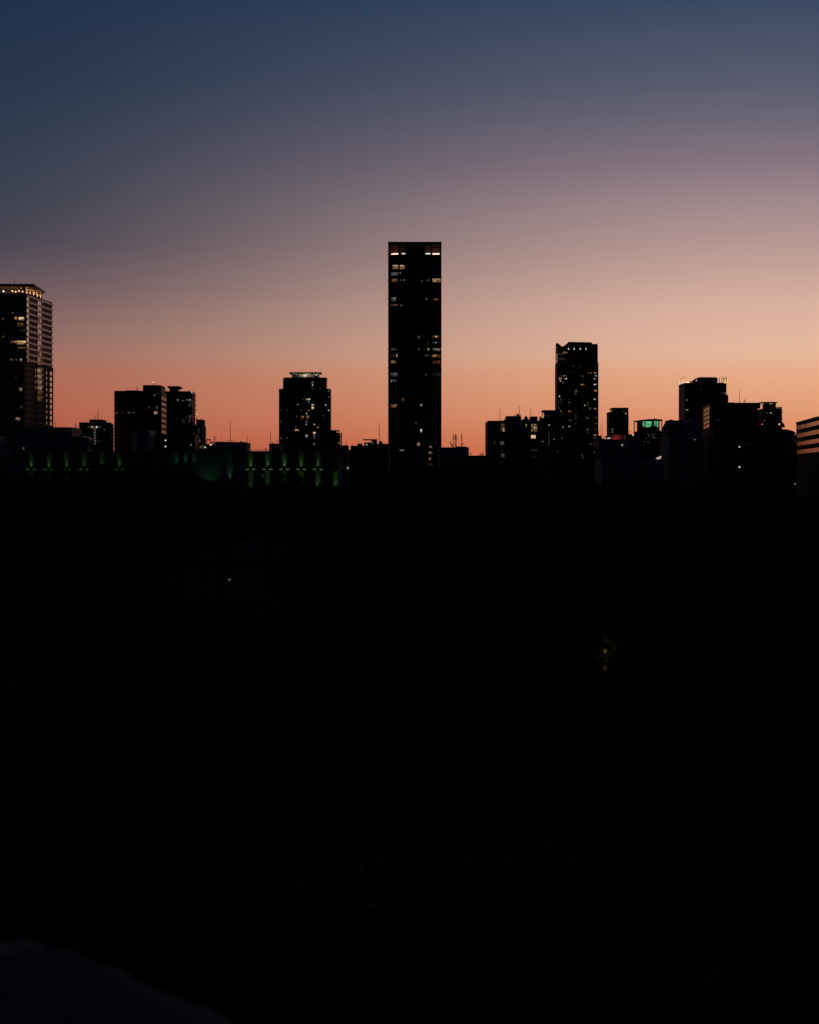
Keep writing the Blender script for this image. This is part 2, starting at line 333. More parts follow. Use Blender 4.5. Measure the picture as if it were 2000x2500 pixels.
# lower tower flank
l0, l1 = Vector((-205.98,D-8.6)), Vector((-201.7,1368.3)); l2 = (l1-l0).length
def lpiece(name, u0, u1, za, zb, m, o0=0.0, o1=.12): return MB().face_box(l0, l1, u0*l2, u1*l2, za, zb, o0, o1).build(name, m, A.o)
z = zz(893,D); k = 0
while z > 20:
    lpiece('window', .04, .2, z-2.3, z-.6, 'shaded_glass'); lpiece('window', .22, .30, z-2.3, z-.6, 'shaded_glass')
    if k < 4 : lpiece('small_window', .36, .385, z-2.1, z-.9, 'mirror_glass')
    lpiece('balcony_slab', .42, .62, z-.4, z+.3, 'brown_tile' if k > 5 else 'glazed_tile', 0, .4)
    lpiece('stair_window', .45, .51, z-2.4, z-.6, 'lit_y' if k < 4 else ('lit_o' if k < 6 else 'shaded_glass')); lpiece('stair_window', .525, .585, z-2.4, z-.6, 'lit_y' if k < 4 else ('lit_o' if k < 6 else 'shaded_glass'))
    lpiece('small_window', .74, .765, z-2.3, z-.8, 'mirror_glass'); lpiece('bay_window', .86, .93, z-2.6, z-.5, 'mirror_glass', 0, .3)
    z -= fh; k += 1
A.slabs(3.13, .3, .3, edges=(0,), zlow=zz(884,D)); A.glaze(3.13, 4, edges=(0,), wf=.75)
A.win([(150,170,470,500,'a'),(190,243,475,507,'w'),(175,238,530,568,'o'),(195,262,595,625,'x'),(22,40,480,500,'o'),(25,42,662,680,'d'),(125,133,428,436,'c'),(145,170,715,738,'a'),(172,262,714,746,'w'),(105,145,712,740,'o'),(180,260,775,800,'o'),
 (105,135,895,915,'o'),(160,168,895,920,'d'),(203,222,893,922,'c')], *Z1)
A.win([(155,170,1065,1090,'x'),(198,222,1190,1222,'y'),(210,222,1372,1400,'d'),(160,202,1490,1518,'y')], *Z1, off=8.8)

# --- small blocks at the foot of the left tower
b = B('office_block', 'pale grey windowless block beside the low flat-roofed hall', 'building', 860, -40, 14, 1062, 30, 'pale_concrete'); b.glaze(4, 6, edges=(1,))
b = B('office_block', 'long low dark block right under the tower with floodlit crown', 'building', 1000, 16, 199, 1043, 30, 'blue_grey')
b.mast(135, 1029, 1042, .1, bars=((0,1031,1.6),)); b.mast(142,1037,1042,.08); b.mast(184, 1033, 1042, .16); b.mast(187,1036,1042,.1); b.glaze(3.6, 5, edges=(0,), wf=.7)
b.win([(88,118,1832,1864,'x'),(160,185,1836,1862,'x'),(232,246,1792,1818,'d'),(205,222,1842,1850,'x')], *Z1)
b = B('exhibition_hall', 'low hall with white-edged flat roof and a glass end wall catching the sunset', 'building', 900, 0, 0, 1069, 40, 'blue_grey', corners=[(60,900),(215,900),(224,942),(70,942)], parapet=0)
D = 900; b.part(MB().prism([(xx(165,D-1),D-1.5),(xx(204,D-1),D-1.5),(xx(225,944),944),(xx(165,944),944)], zz(1069,D), zz(1064,D)), 'roof_slab', 'white_paint')
h0, h1 = (Vector(a) for a in b.edge(1))
for i in range(4): MB().face_box(h0, h1, 3+i*9.7, 11.6+i*9.7, zz(1096,D), zz(1071.5,D), 0, .15).build('glass_panel', 'mirror_glass', b.o)
b.glaze(4.2, 8, edges=(0,), wf=.8)
b = B('office_building', 'mid-rise office with rooftop masts and sunset-striped narrow end wall', 'building', 1100, 0, 0, 1031, 30, 'blue_grey', corners=[(193,1100),(269.5,1100),(277,1145),(205,1145)])
b.box('penthouse', 218, 260, 1024, 1032, dn=4, dep=18, m='dark_concrete'); b.mast(223,1018,1024); b.mast(232,1013,1024,.08,bars=((0,1016,2.5),(0,1019,1.8))); b.mast(239,1002,1024,.14)
h0, h1 = (Vector(a) for a in b.edge(1)); hl = (h1-h0).length; z = zz(1033,1100)
while z > 12:
    MB().face_box(h0, h1, 2, hl-2, z-1.25, z, 0, .1).build('window_band', 'mirror_glass', b.o)
    MB().face_box(h0, h1, .3, hl-.3, z-1.7, z-1.3, 0, .45).build('window_ledge', 'concrete', b.o); z -= 1.68
b.glaze(3.4, 3.4, edges=(0,), wf=.8)
b.win([(918,945,1577,1598,'y'),(890,900,1580,1590,'d'),(950,965,1578,1596,'d'),(972,985,1577,1598,'p'),(1003,1013,1582,1592,'y')]+[(950,970,1604+i*29,1622+i*29,'d') for i in range(6)]+[(1054,1062,1610,1622,'d'),(1003,1012,1720,1728,'d')], *Z1)

# --- pair of dark residential blocks
b = B('apartment_block', 'broad dark apartment block with stepped roof and a small lit rooftop mast', 'building', 1250, 0, 0, 954, 34, 'dark_tile', corners=[(279,1250),(394,1250),(406.5,1290),(296,1290)])
b.slabs(3.0, .3, .3, edges=(0,3)); b.glaze(3.0, 4, edges=(0,), wf=.7)
b.profile('stair_tower', [(349,956),(349,941),(350,940),(401,940),(404,943),(404,956)], dn=3, dep=22); b.box('roof_step', 306, 349, 953, 956, dn=2, dep=20); b.profile('roof_edge', [(280,957),(281,954.5),(288,957)], dn=.5, dep=4)
b.mast(335,945,953,.16,bars=((-2,945.3,3),)); b.mast(374,934,940,.14,tip='lamp_warm'); b.mast(376.5,935,940,.1); b.mast(357,938.5,940,.1)
b.win([(938,955,305,318,'y'),(980,1000,285,305,'x'),(962,985,438,472,'d'),(940,980,498,532,'y'),(870,900,445,470,'x'),(485,520,500,528,'o'),(632,660,505,527,'d'),(690,716,508,522,'d'),(560,575,508,522,'x')], *Z2)
h0, h1 = (Vector(a) for a in b.edge(1)); hl = (h1-h0).length
for r in range(10):
    for c in range(3):
        za = zz(970.5+r*13.4,1270); MB().face_box(h0, h1, hl*(.12+.3*c), hl*(.27+.3*c), za-2.2, za, 0, .1).build('window', 'mirror_glass' if r < 2 else 'glass', b.o)
    MB().face_box(h0, h1, 0, hl, zz(979+r*13.4,1270)-.5, zz(979+r*13.4,1270), 0, .4).build('balcony_slab', 'concrete', b.o)
b2 = B('apartment_block', 'dark apartment block with winged roof canopy and serrated balcony edge', 'building', 1450, 0, 0, 955, 34, 'dark_tile', corners=[(396,1450),(470,1450),(477,1488),(410,1488)])
b2.slabs(2.9, .7, .35, edges=(0,1)); b2.glaze(2.9, 3.5, edges=(0,1), wf=.7)
b2.profile('roof_canopy', [(407,942.5),(443,942.5),(446.5,946),(440,949),(412,949)], dn=4, dep=16); b2.box('canopy_neck', 414, 438, 949, 956, dn=6, dep=12)
b2.mast(458.5,953,956,.1,bars=((2,954,3),)); b2.lamp(468,957,'lamp_white',1.6,2.2)
b2.win([(1208,1225,357,378,'a'),(1265,1278,370,382,'d'),(1283,1293,368,382,'d'),(1318,1330,360,376,'d'),(1345,1373,357,378,'c'),(1363,1373,393,412,'d'),(1347,1365,420,438,'d'),(1383,1390,280,298,'p'),(1312,1320,565,590,'d'),(1345,1375,545,590,'d'),(1190,1205,580,592,'d'),(1270,1300,595,650,'x'),(1345,1360,600,625,'d')]+[(1384,1390,330+i*17,340+i*17,'o') for i in range(16)], *Z2)
b = B('apartment_block', 'narrow dark block with stepped roof beside the serrated apartment block', 'building', 1150, 479, 501, 1024, 16, 'dark_concrete')
b.part(MB().box(xx(470,1151),xx(504,1180),1151,1178,0,zz(1038,1151)), 'side_wing', 'dark_concrete'); b.mast(480,1013,1024,.1,tip='lamp_warm'); b.mast(492,1021,1024,.1,bars=((0,1021.5,2),))
b.glaze(3, 3.2, edges=(0,), wf=.7); b.win([(1455,1470,695,760,'x'),(1465,1480,830,860,'d'),(1478,1520,900,935,'o'),(1533,1545,912,922,'w')], *Z2); 
b = B('low_house', 'small flat-roofed house with an open rooftop frame beside the blue-black block', 'house', 1050, 500, 527, 1084, 14, 'dark_concrete')
for p in (505,514): b.box('frame_post', p-.9, p+.9, 1072, 1084, dn=1, dep=.3)
b.box('frame_beam', 504, 515, 1072, 1075, dn=.6, dep=.3); b.box('roof_rail', 514, 528, 1079, 1081, dn=1, dep=.3)
for p in (517,520,523,526): b.box('rail_post', p-.5,p+.5,1081,1084,dn=1.05,dep=.2)
b.lamp(514.5,1086,'lamp_white',4,2); b.lamp(501,1092,'lamp_white',3,2)

# --- low blocks in front of the pair
b = B('office_block', 'plain blue-grey windowless block in front of the broad dark apartment block', 'building', 880, 336, 381, 1050, 24, 'blue_grey'); b.box('pipe', 339, 341, 1053, 1090, m='metal', dn=-.35, dep=.3)
b = B('shop_building', 'low dark building with pale roof ledge before the apartment block', 'building', 900, 290, 336, 1058, 20, 'dark_concrete'); b.box('roof_ledge', 308, 335, 1054, 1056.5, m='pale_concrete', dn=-.6, dep=5); b.glaze(3.5,4)
b = B('shop_building', 'low dark building with two white wall lamps and a long pale ledge', 'building', 900, 381, 487, 1060, 20, 'dark_tile'); b.box('roof_ledge', 437, 476, 1054.5, 1057, m='pale_concrete', dn=-.6, dep=5); b.box('roof_block', 436, 477, 1057, 1061, dn=1, dep=14); b.glaze(3.5,4.5)
b.lamp(404,1075,'lamp_white',2.6,2.6); b.lamp(404,1090,'lamp_white',2.6,2.6); b.lamp(466.5,1086,'lamp_dim',2.6,2.6)

# --- blue-black block with masts
b = B('office_block', 'wide blue-black block with a tall thin mast on its round-shouldered roof', 'building', 950, 524, 612, 1081, 22, 'blue_grey')
b.profile('roof_cap', [(525,1082),(528,1078),(608,1079.5),(612,1083)], dn=.5, dep=18); b.box('hatch',586,592,1077,1080,dn=4,dep=3)
b.mast(524,1065,1082,.12,bars=((0,1067,2.6),(0,1070,4),(1,1073,2))); b.mast(542,1063,1079,.07); b.mast(562.5,1026,1079,.1,bars=((0,1076,8),)); b.mast(604,1063,1079,.07); b.mast(611,1072,1081,.06)
b.glaze(3.6,5,wf=.7)
b = B('office_block', 'small dark block with two masts beside the floodlit-cap tower', 'building', 930, 657, 690, 1084, 18, 'dark_concrete')
b.mast(660.5,1051,1084,.1); b.mast(666,1079,1084,.25); b.mast(677,1071,1084,.09,bars=((0,1074,2),(0,1077,3)))
b.box('roof_ledge',657,682,1083,1084.3,dn=-.2,dep=4); b.glaze(3.4,3.4)

# --- tower with white-lit roof cap
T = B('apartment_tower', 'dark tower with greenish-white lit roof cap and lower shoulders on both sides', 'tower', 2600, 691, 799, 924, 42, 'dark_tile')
T.part(MB().box(xx(681,2607),xx(809,2640),2607,2640,0,zz(949,2607)), 'shoulder_wing', 'dark_tile')
T.profile('roof_edge', [(691,928),(692,923),(694,921.5),(796,921.5),(799,923.5),(800,928)], dn=-.3, dep=5)
T.box('crown_wall', 713, 780, 912, 922, m='concrete', dn=9, dep=20)
T.profile('crown_roof', [(705,907.5),(707,908.5),(786,908.5),(787,909),(785,911.5),(707,912.5)], dn=2, dep=32, m='pale_concrete')
T.win([(714,725,913,921,'x'),(733,760,913.5,920.5,'y'),(741,749,914.5,921,'p'),(726,732,914,921,'d'),(761,768,914,921,'d'),(775,778,913,921,'d')], off=-8.9)
for px in (720,745,772):
    l = bpy.data.lights.new('cap_light','SPOT'); l.energy = 700; l.color = (.95,1,.6); l.spot_size = math.radians(140)
    lo = bpy.data.objects.new('cap_light', l); C.objects.link(lo); lo.parent = T.o; lo.location = Vector((xx(px,2605),2605.5,zz(919,2605)))-T.o.location; lo.rotation_euler = (math.radians(180),0,0)
T.slabs(3.05,.12,.25,edges=(0,)); T.glaze(3.05,3.6,wf=.7)
T.win([(1248,1273,248,272,'d'),(1256,1270,283,295,'p'),(1345,1352,315,330,'d'),(1250,1270,315,335,'x'),(1146,1156,448,462,'d'),(1183,1200,447,466,'c'),(1207,1230,446,466,'w'),(1207,1228,480,500,'d'),(1078,1100,510,522,'y'),(1250,1275,512,533,'c'),(1283,1293,514,528,'d'),
 (1407,1423,517,530,'p'),(1248,1276,545,568,'w'),(1125,1135,578,588,'d'),(1208,1222,578,590,'a'),(1186,1198,617,628,'p'),(1072,1088,645,662,'d'),(1125,1160,648,685,'o'),(1142,1156,652,662,'a'),(1185,1220,645,685,'o'),(1198,1214,652,664,'a'),(1380,1390,645,655,'d'),(1183,1200,708,728,'d'),
 (1180,1194,743,754,'c'),(1275,1290,742,754,'p'),(1315,1332,775,790,'y'),(1060,1072,772,785,'d'),(1058,1077,805,823,'w'),(1083,1103,808,825,'a'),(1268,1295,838,860,'w'),(1178,1206,870,895,'c'),(1268,1294,872,895,'d'),(1184,1194,905,915,'d'),(1275,1290,905,918,'d'),(1268,1292,968,990,'d'),(955,975,575,588,'x'),(955,968,902,916,'d')], *Z3)
T.win([(1440,1462,350,365,'d'),(1440,1462,420,432,'d'),(1442,1458,576,590,'c'),(885,905,350,358,'x'),(883,903,575,588,'x'),(883,900,708,722,'d'),(883,902,905,920,'d'),(885,902,875,885,'x'),(1440,1460,845,858,'d'),(884,900,645,655,'x')], *Z3, off=-6.8)
b = B('apartment_block', 'dark block with flat roof canopy and open corner post against the lit-cap tower', 'building', 1350, 795, 831, 1056, 20, 'dark_concrete')
b.box('roof_canopy', 806, 830.5, 1050, 1052.5, dn=0, dep=14); b.box('stair_core', 806, 822, 1052.5, 1057, dn=2, dep=8); b.box('corner_post', 832, 835, 1056, 1100, dn=0, dep=2); b.box('balcony_slab', 824, 834.5, 1065, 1067, dn=-.2, dep=5); b.glaze(3,3.5)
b.win([(1555,1592,872,892,'x'),(1555,1592,960,976,'d')], *Z3)
b = B('office_block', 'low flat-topped dark block just right of the lit-cap tower', 'building', 900, 788, 852, 1087, 20, 'dark_concrete'); b.mast(845,1074,1087,.1); b.mast(861,1082,1088,.08); b.glaze(3.4,4); b.win([(846,853,1139,1147,'d'),(848,851,1140,1145,'p')])
b = B('office_building', 'low dark office with sheltered roof terrace beside the very tall tower', 'building', 880, 856, 952, 1088, 26, 'dark_tile'); b.glaze(3.4,4)
b.box('roof_hut', 873, 885, 1083, 1089, dn=3, dep=5); b.box('terrace_roof', 887, 921, 1072, 1074.5, dn=3, dep=7); b.box('stair_hut', 907, 921, 1074.5, 1089, dn=3.5, dep=6); b.box('terrace_wall', 889, 907, 1080, 1089, dn=4, dep=4); b.box('roof_box', 926.5, 934, 1077, 1089, dn=3, dep=4); b.box('roof_step',921,948,1083.5,1089,dn=5,dep=9)
b.mast(926,1033,1083,.11); b.mast(876,1076,1083,.07); b.mast(937,1081,1084,.1,bars=((2,1081.5,3),))
b.lamp(890,1085.2,'lamp_dim',1.8,1.8,dn=2.5); b.lamp(896,1085.2,'lamp_white',1.8,1.8,dn=2.5); b.lamp(910,1082,'lamp_dim',1.8,1.8,dn=2.5)

b = B('office_block', 'thin strip of far low roof in the gap beside sheltered roof terrace', 'building', 1600, 838, 880, 1098, 30, 'dark_concrete')
b.glaze(3.4,3.6)
# --- right of the tall tower: phone masts and office
b = B('office_building', 'flat dark office carrying two clusters of phone antennas on its roof', 'building', 950, 1070, 1145, 1092, 28, 'blue_grey'); b.glaze(3.5,4.5)
b.profile('roof_cap',[(1112,1093),(1115,1089.5),(1136,1090),(1144,1092.5),(1144,1094)],dn=3,dep=10)
for px, y0 in ((1107,1061),(1111.5,1059),(1114,1062),(1127.5,1060)):
    a = b.mast(px, y0, 1091, .12, dn=5); b.box('antenna_panel', px-1.1, px+1.1, y0+1, y0+14, m='metal', dn=4.6, dep=.35, parent=None)
D = 955; MB().tube((xx(1105,D),D,zz(1091,D)),(xx(1099,D),D,zz(1079,D)),.28,.18).build('davit','metal',b.o); b.lamp(1099.2,1078.5,'lamp_dim',1.6,1.6,dn=4.9)
b.box('antenna_bracket',1126,1132,1083,1086,m='metal',dn=4.7,dep=.3); b.box('antenna_bracket',1106,1115,1084,1085,m='metal',dn=4.7,dep=.3)
b = B('shop_building', 'very low flat roof with vents between phone-antenna office and stepped office', 'building', 930, 1140, 1190, 1112, 22, 'dark_concrete'); b.box('awning',1143,1153,1106.5,1108,dn=1,dep=2); b.box('vent',1171,1174,1108,1113,dn=2,dep=.6); b.box('vent',1177,1180,1107.5,1113,dn=2,dep=.6); b.box('awning_post',1149,1150,1108,1113,dn=1.2,dep=.3)
D = 932; MB().tube((xx(1173,D),D,zz(1110,D)),(xx(1182.5,D),D,zz(1101,D)),.09).build('stay','metal',b.o)
Q = B('office_building', 'stepped dark office with warm lit gridded windows and three thin masts', 'building', 900, 1185, 1318, 1027, 34, 'dark_tile')
Q.box('plant_room', 1233.5, 1273, 1015.5, 1030, dn=1.5, dep=14); Q.box('plant_room', 1292.5, 1313, 1016.5, 1030, dn=1.5, dep=12); Q.box('roof_step',1273,1292,1024,1030,dn=2,dep=10)
D = 904; MB().tube((xx(1284.5,D),D,zz(1026,D)),(xx(1284.5,D),D,zz(1018,D)),.62,.62,10).tube((xx(1284.5,D),D,zz(1018,D)),(xx(1284.5,D),D,zz(1015.5,D)),.55,.2,10).build('water_tank','metal',Q.o)
Q.box('roof_vent',1262,1267,1010,1016,m='metal',dn=3,dep=.6); Q.box('roof_vent',1258,1273,1013.2,1014.4,m='metal',dn=3.1,dep=.4); Q.box('roof_rail',1230,1234,1024,1027,m='metal',dn=2,dep=.3); Q.box('roof_vent',1276,1280,1022,1025,m='metal',dn=3,dep=.6); Q.box('roof_vent',1287.5,1292,1022.5,1025,m='metal',dn=3,dep=.6)
Q.mast(1221,997,1027,.09); Q.mast(1268.5,991,1016,.09); Q.mast(1256,1011,1016,.06); Q.mast(1296,998,1017,.09); Q.glaze(3.3,3.6)
def grid(b, x0, x1, y0, y1, nx, ny, kinds, off=0):
    for i in range(nx):
        for j in range(ny):
            w, h = (x1-x0)/nx, (y1-y0)/ny
            b.win([(x0+i*w+.35, x0+(i+1)*w-.35, y0+j*h+.35, y0+(j+1)*h-.35, kinds[(i*7+j*3) % len(kinds)])], name='window_pane', off=off)
grid(Q, 1222.5, 1232, 1034, 1045.5, 3, 2, 'o'); grid(Q, 1222.5, 1232, 1045.5, 1054.5, 3, 1, 'oow')
grid(Q, 1297, 1312, 1035, 1054.5, 4, 3, 'yoyoya'); Q.win([(1297,1308,1062.5,1070.5,'w'),(1222,1231,1077.5,1086.5,'d'),(1223,1230,1078,1085,'d'),(1206.5,1208.5,1078,1085,'d'),(1223,1229,1099.5,1102,'x'),(1223,1232,1108,1117,'d'),(1284,1286,1035,1042,'y'),(1296,1313,1098,1101,'x'),(1298,1312,1115,1117,'x')])
b = B('apartment_block', 'dark block with overhanging roof plate tucked behind the stepped office', 'building', 1250, 1316, 1372, 1020, 26, 'dark_concrete')
b.profile('roof_plate', [(1319.5,1002.5),(1322,1001),(1368,1001),(1368,1006),(1327,1006)], dn=1, dep=18); b.box('upper_storey', 1328, 1370, 1006, 1021, dn=2, dep=16); b.box('corner_post',1323.5,1325,1004,1020,dn=1,dep=.4); b.box('roof_tank',1316.5,1322,1017,1021,dn=1,dep=3)
b.glaze(3,3.2); b.win([(905,915,1155,1168,'d'),(860,875,1152,1165,'x')],*Z6, off=-2); b.win([(918,928,1278,1290,'p'),(820,852,1492,1505,'d'),(980,990,1462,1474,'c')]+[(914,923,1376+i*22,1386+i*22,'d') for i in range(8)], *Z6)

# --- right tower with notched crown
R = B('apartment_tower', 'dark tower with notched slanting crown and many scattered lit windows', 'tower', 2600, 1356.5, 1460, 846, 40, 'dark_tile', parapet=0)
R.slabs(3.05,.55,.5,edges=(0,3,1),zlow=8,ztop=zz(888,2600)); R.glaze(3.05,3.4,edges=(0,3),wf=.72,hf=.55,ztop=zz(862,2600))
R.profile('crown_horn', [(1357,850),(1357,838.5),(1360,836.5),(1372,845.5),(1372,850)], dn=30, dep=8)
R.profile('crown', [(1365,848),(1366,846),(1377,843),(1377,840),(1381.5,836.5),(1384,834.5),(1445,835.5),(1446,839.5),(1456,839.8),(1459,837.5),(1459.6,848)], dn=-.2, dep=36)
R.part(MB().box(xx(1355.2,2638),xx(1461.4,2602),2602,2638,0,zz(886,2602)), 'outer_bay', 'dark_tile')
for px in (1388.5,1402.3,1417.2,1431): R.lamp(px, 851.8, 'lamp_white', 1.6, 3.4); R.lamp(px, 847.5, 'lit_d', .9, 6, name='light_fin')
for px in (1388,1402,1417.5,1432): R.mast(px,833.5,836,.12)
R.win([(1100,1165,316,345,'o'),(1105,1122,322,340,'y'),(1128,1162,320,338,'y'),(1040,1090,345,352,'d'),(1065,1095,385,395,'x'),(1040,1130,405,430,'x'),(1235,1247,498,516,'d'),(1297,1310,503,515,'x'),(1335,1345,500,516,'d'),(1232,1245,575,600,'x'),(1428,1450,585,612,'o'),(1436,1450,590,605,'a'),(1462,1485,587,605,'o'),(1510,1545,582,608,'o'),(1514,1532,588,602,'w'),
 (1045,1095,632,640,'o'),(1115,1128,625,640,'c'),(1138,1148,626,640,'d'),(1048,1088,655,683,'a'),(1066,1086,658,680,'w'),(1113,1126,662,680,'d'),(1140,1153,662,682,'p'),(1060,1080,697,710,'w'),(1100,1110,720,732,'c'),(1345,1385,630,645,'o'),(1360,1382,668,682,'x'),(1525,1545,622,642,'c'),(1512,1530,665,685,'c'),(1340,1385,742,762,'o'),(1342,1358,742,754,'w'),
 (1510,1540,740,758,'p'),(1262,1290,820,842,'d'),(1260,1288,858,878,'o'),(1512,1552,818,840,'a'),(1050,1065,895,915,'c'),(1072,1085,938,955,'d'),(1115,1125,935,955,'x'),(1178,1190,938,955,'x'),(1040,1095,970,985,'x'),(1175,1190,978,996,'d'),(1178,1188,1015,1032,'x'),(1508,1545,932,958,'d'),(1508,1522,934,948,'w'),(1418,1438,978,1000,'o'),(1386,1397,1017,1028,'p'),(1425,1435,1015,1038,'d'),
 (1042,1062,1050,1072,'d'),(1450,1465,1055,1075,'y'),(1510,1545,1060,1076,'a'),(1040,1085,1088,1115,'d'),(1044,1080,1094,1112,'d'),(1042,1094,1128,1152,'o'),(1050,1074,1132,1148,'a'),(1178,1220,1094,1112,'o'),(1180,1196,1096,1110,'a'),(1258,1285,1140,1152,'d'),(1262,1288,1175,1195,'d'),(1412,1436,1175,1195,'y'),(1525,1555,1172,1190,'d'),(1178,1220,1210,1230,'d'),(1260,1278,1250,1270,'d'),(1528,1552,1258,1270,'d'),
 (1176,1196,1288,1308,'c'),(1098,1108,1305,1316,'p'),(1042,1058,1330,1345,'x'),(1420,1434,1328,1348,'a'),(1515,1548,1325,1345,'o'),(1415,1436,1370,1388,'x'),(1040,1090,1408,1420,'a'),(1042,1092,1443,1462,'a'),(1508,1545,1405,1420,'a'),(1512,1542,1445,1462,'d')], *Z6)
R.lamp(1354, 1046.5, 'lamp_red', 1.6, 1.6)
b = B('office_block', 'long low dark block at the feet of the notched tower', 'building', 860, 1325, 1462, 1096, 26, 'dark_concrete'); b.glaze(3.3,4)
b.win([(1460,1480,1522,1538,'d'),(1512,1525,1522,1538,'d'),(1512,1525,1632,1654,'d'),(1350,1365,1672,1684,'d'),(1028,1042,1624,1636,'d'),(1342,1378,1700,1720,'x')],*Z6); b.box('roof_step',1335,1390,1090,1097,dn=3,dep=12)
b = B('office_block', 'small dark roof block with three thin masts between notched tower and red roof shed', 'building', 1000, 1458, 1469, 1063, 16, 'dark_concrete'); b.mast(1462.5,1046,1063,.06); b.mast(1467.5,1032,1063,.07); b.mast(1472,1034,1070,.07)
b.part(MB().box(xx(1450,1003),xx(1478,1003),1003,1014,0,zz(1070,1003)),'lower_wing','dark_concrete')

# --- small tower, red shed, green-lit building
S1 = B('apartment_tower', 'short dark tower with overhanging roof plate standing behind red roof shed', 'tower', 2300, 1481.5, 1535, 1006, 26, 'dark_tile'); S1.slabs(3.05,.25,.3,edges=(0,3)); S1.glaze(3.05,3.2)
S1.profile('roof_plate',[(1486,998),(1490,995.3),(1535,995),(1535,997.6),(1488,998.4)],dn=1,dep=20); S1.box('upper_storey',1490,1534.5,998,1007,dn=1.5,dep=18); S1.mast(1499.5,992,995)
S1.win([(190,204,628,641,'w'),(210,220,628,640,'a'),(370,383,629,642,'o')],*Z7,off=-1.4); S1.win([(292,301,668,679,'o'),(413,431,668,682,'w'),(408,413,668,680,'a'),(333,342,745,765,'x'),(422,429,748,756,'d'),(205,235,905,930,'d'),(205,235,945,965,'d'),(172,182,905,930,'x'),(172,182,945,965,'x')],*Z7)
b = B('roof_shed', 'dark red panelled rooftop shed with flat eave and a white strip lamp', 'building', 1050, 1491, 1520, 1062, 14, 'red_panel', parapet=0)
for i in range(3): b.box('wall_panel', 1492+i*9.2, 1500.4+i*9.2, 1062.5, 1073, m='red_panel', dn=-.3, dep=.3)
b.profile('roof_plate',[(1473,1066),(1477,1064),(1497,1060.5),(1520,1060.5),(1520,1062),(1498,1062),(1480,1066)],m='metal',dn=-1.5,dep=12); b.box('side_wall',1479.5,1491,1066,1100,m='dark_concrete',dn=1,dep=10); b.profile('strip_lamp',[(1480,1071),(1489.5,1068),(1489.5,1070.8)],m='lamp_strip',dn=.6,dep=.3)
l = bpy.data.lights.new('shed_light','POINT'); l.energy = 110; l.color = (1,.5,.4); l.shadow_soft_size = .2; lo = bpy.data.objects.new('shed_light',l); C.objects.link(lo); lo.parent = b.o; lo.location = Vector((xx(1506,1047),1047.2,zz(1072,1047)))-b.o.location
b = B('office_block', 'low dark block with one white corner lamp beside the green-lit frame building', 'building', 1040, 1519, 1552, 1060, 16, 'dark_concrete'); b.lamp(1546.3,1062,'lamp_white',2.4,2.6); b.box('aerial',1535,1541,1052.2,1053,m='metal',dn=4,dep=.3); b.mast(1538,1052,1060,.08)
G = B('office_building', 'building with open corner frames and bright green lit windows under its roof', 'building', 1500, 1555, 1611, 1029, 22, 'dark_concrete', parapet=0)
G.profile('roof',[(1547.5,1029),(1547.5,1026.2),(1575,1022.8),(1605,1023),(1617.5,1024),(1617.5,1027.5)],dn=-1.2,dep=24)
for a,c in ((1547.5,1550),(1615,1617.5)): G.box('corner_column',a,c,1027,1100,dn=-1.1,dep=1)
for a,c in ((1547.5,1555.5),(1610,1617.5)): G.box('corner_wing',a,c,1053.5 if a < 1600 else 1051.5,1150,dn=-.1,dep=8)
G.profile('roof_unit',[(1595,1024),(1597,1021),(1599.5,1021),(1600,1024)],m='metal',dn=4,dep=2); G.mast(1603.5,1020.5,1024,.1)
G.glaze(3.2,3.2,ztop=zz(1056,1500))
for i in range(5):
    y = 1028.6+i*2.95; x1 = 1590 if i < 4 else 1587.5
    G.win([(1576.8,x1,y,y+2.3,'g')], name='window_pane', out=.15)
    if i < 5: G.win([(1570,1573.8,y,y+2.3,'g')], name='window_pane', out=.15) if i < 4 else None
    G.win([(1604,1608,y,y+2.3,'g')], name='window_pane', out=.15)
G.win([(1589.7,1590.6,1028,1040,'g')][:0]+[(1591,1592,1028.5,1039,'g'),(1598,1599.3,1028.5,1040,'g'),(1601,1602.3,1028.5,1040,'g'),(1555.8,1557,1030,1040,'k'),(1572,1574,1041,1044,'d'),(1566,1567,1030,1037,'x'),(1604.5,1607,1045,1050,'x')], name='window_pane')
G.win([(745,765,980,994,'d'),(800,805,980,994,'d'),(820,840,980,993,'d'),(868,874,980,992,'d'),(760,783,1010,1024,'d'),(815,825,1012,1024,'d'),(843,856,1012,1025,'d'),(722,732,1043,1055,'d'),(833,856,1038,1056,'d'),(885,915,1040,1052,'x'),(694,706,1092,1104,'d'),(740,770,1098,1120,'x'),(590,600,1110,1122,'d'),(680,715,1145,1162,'x')],*Z7)
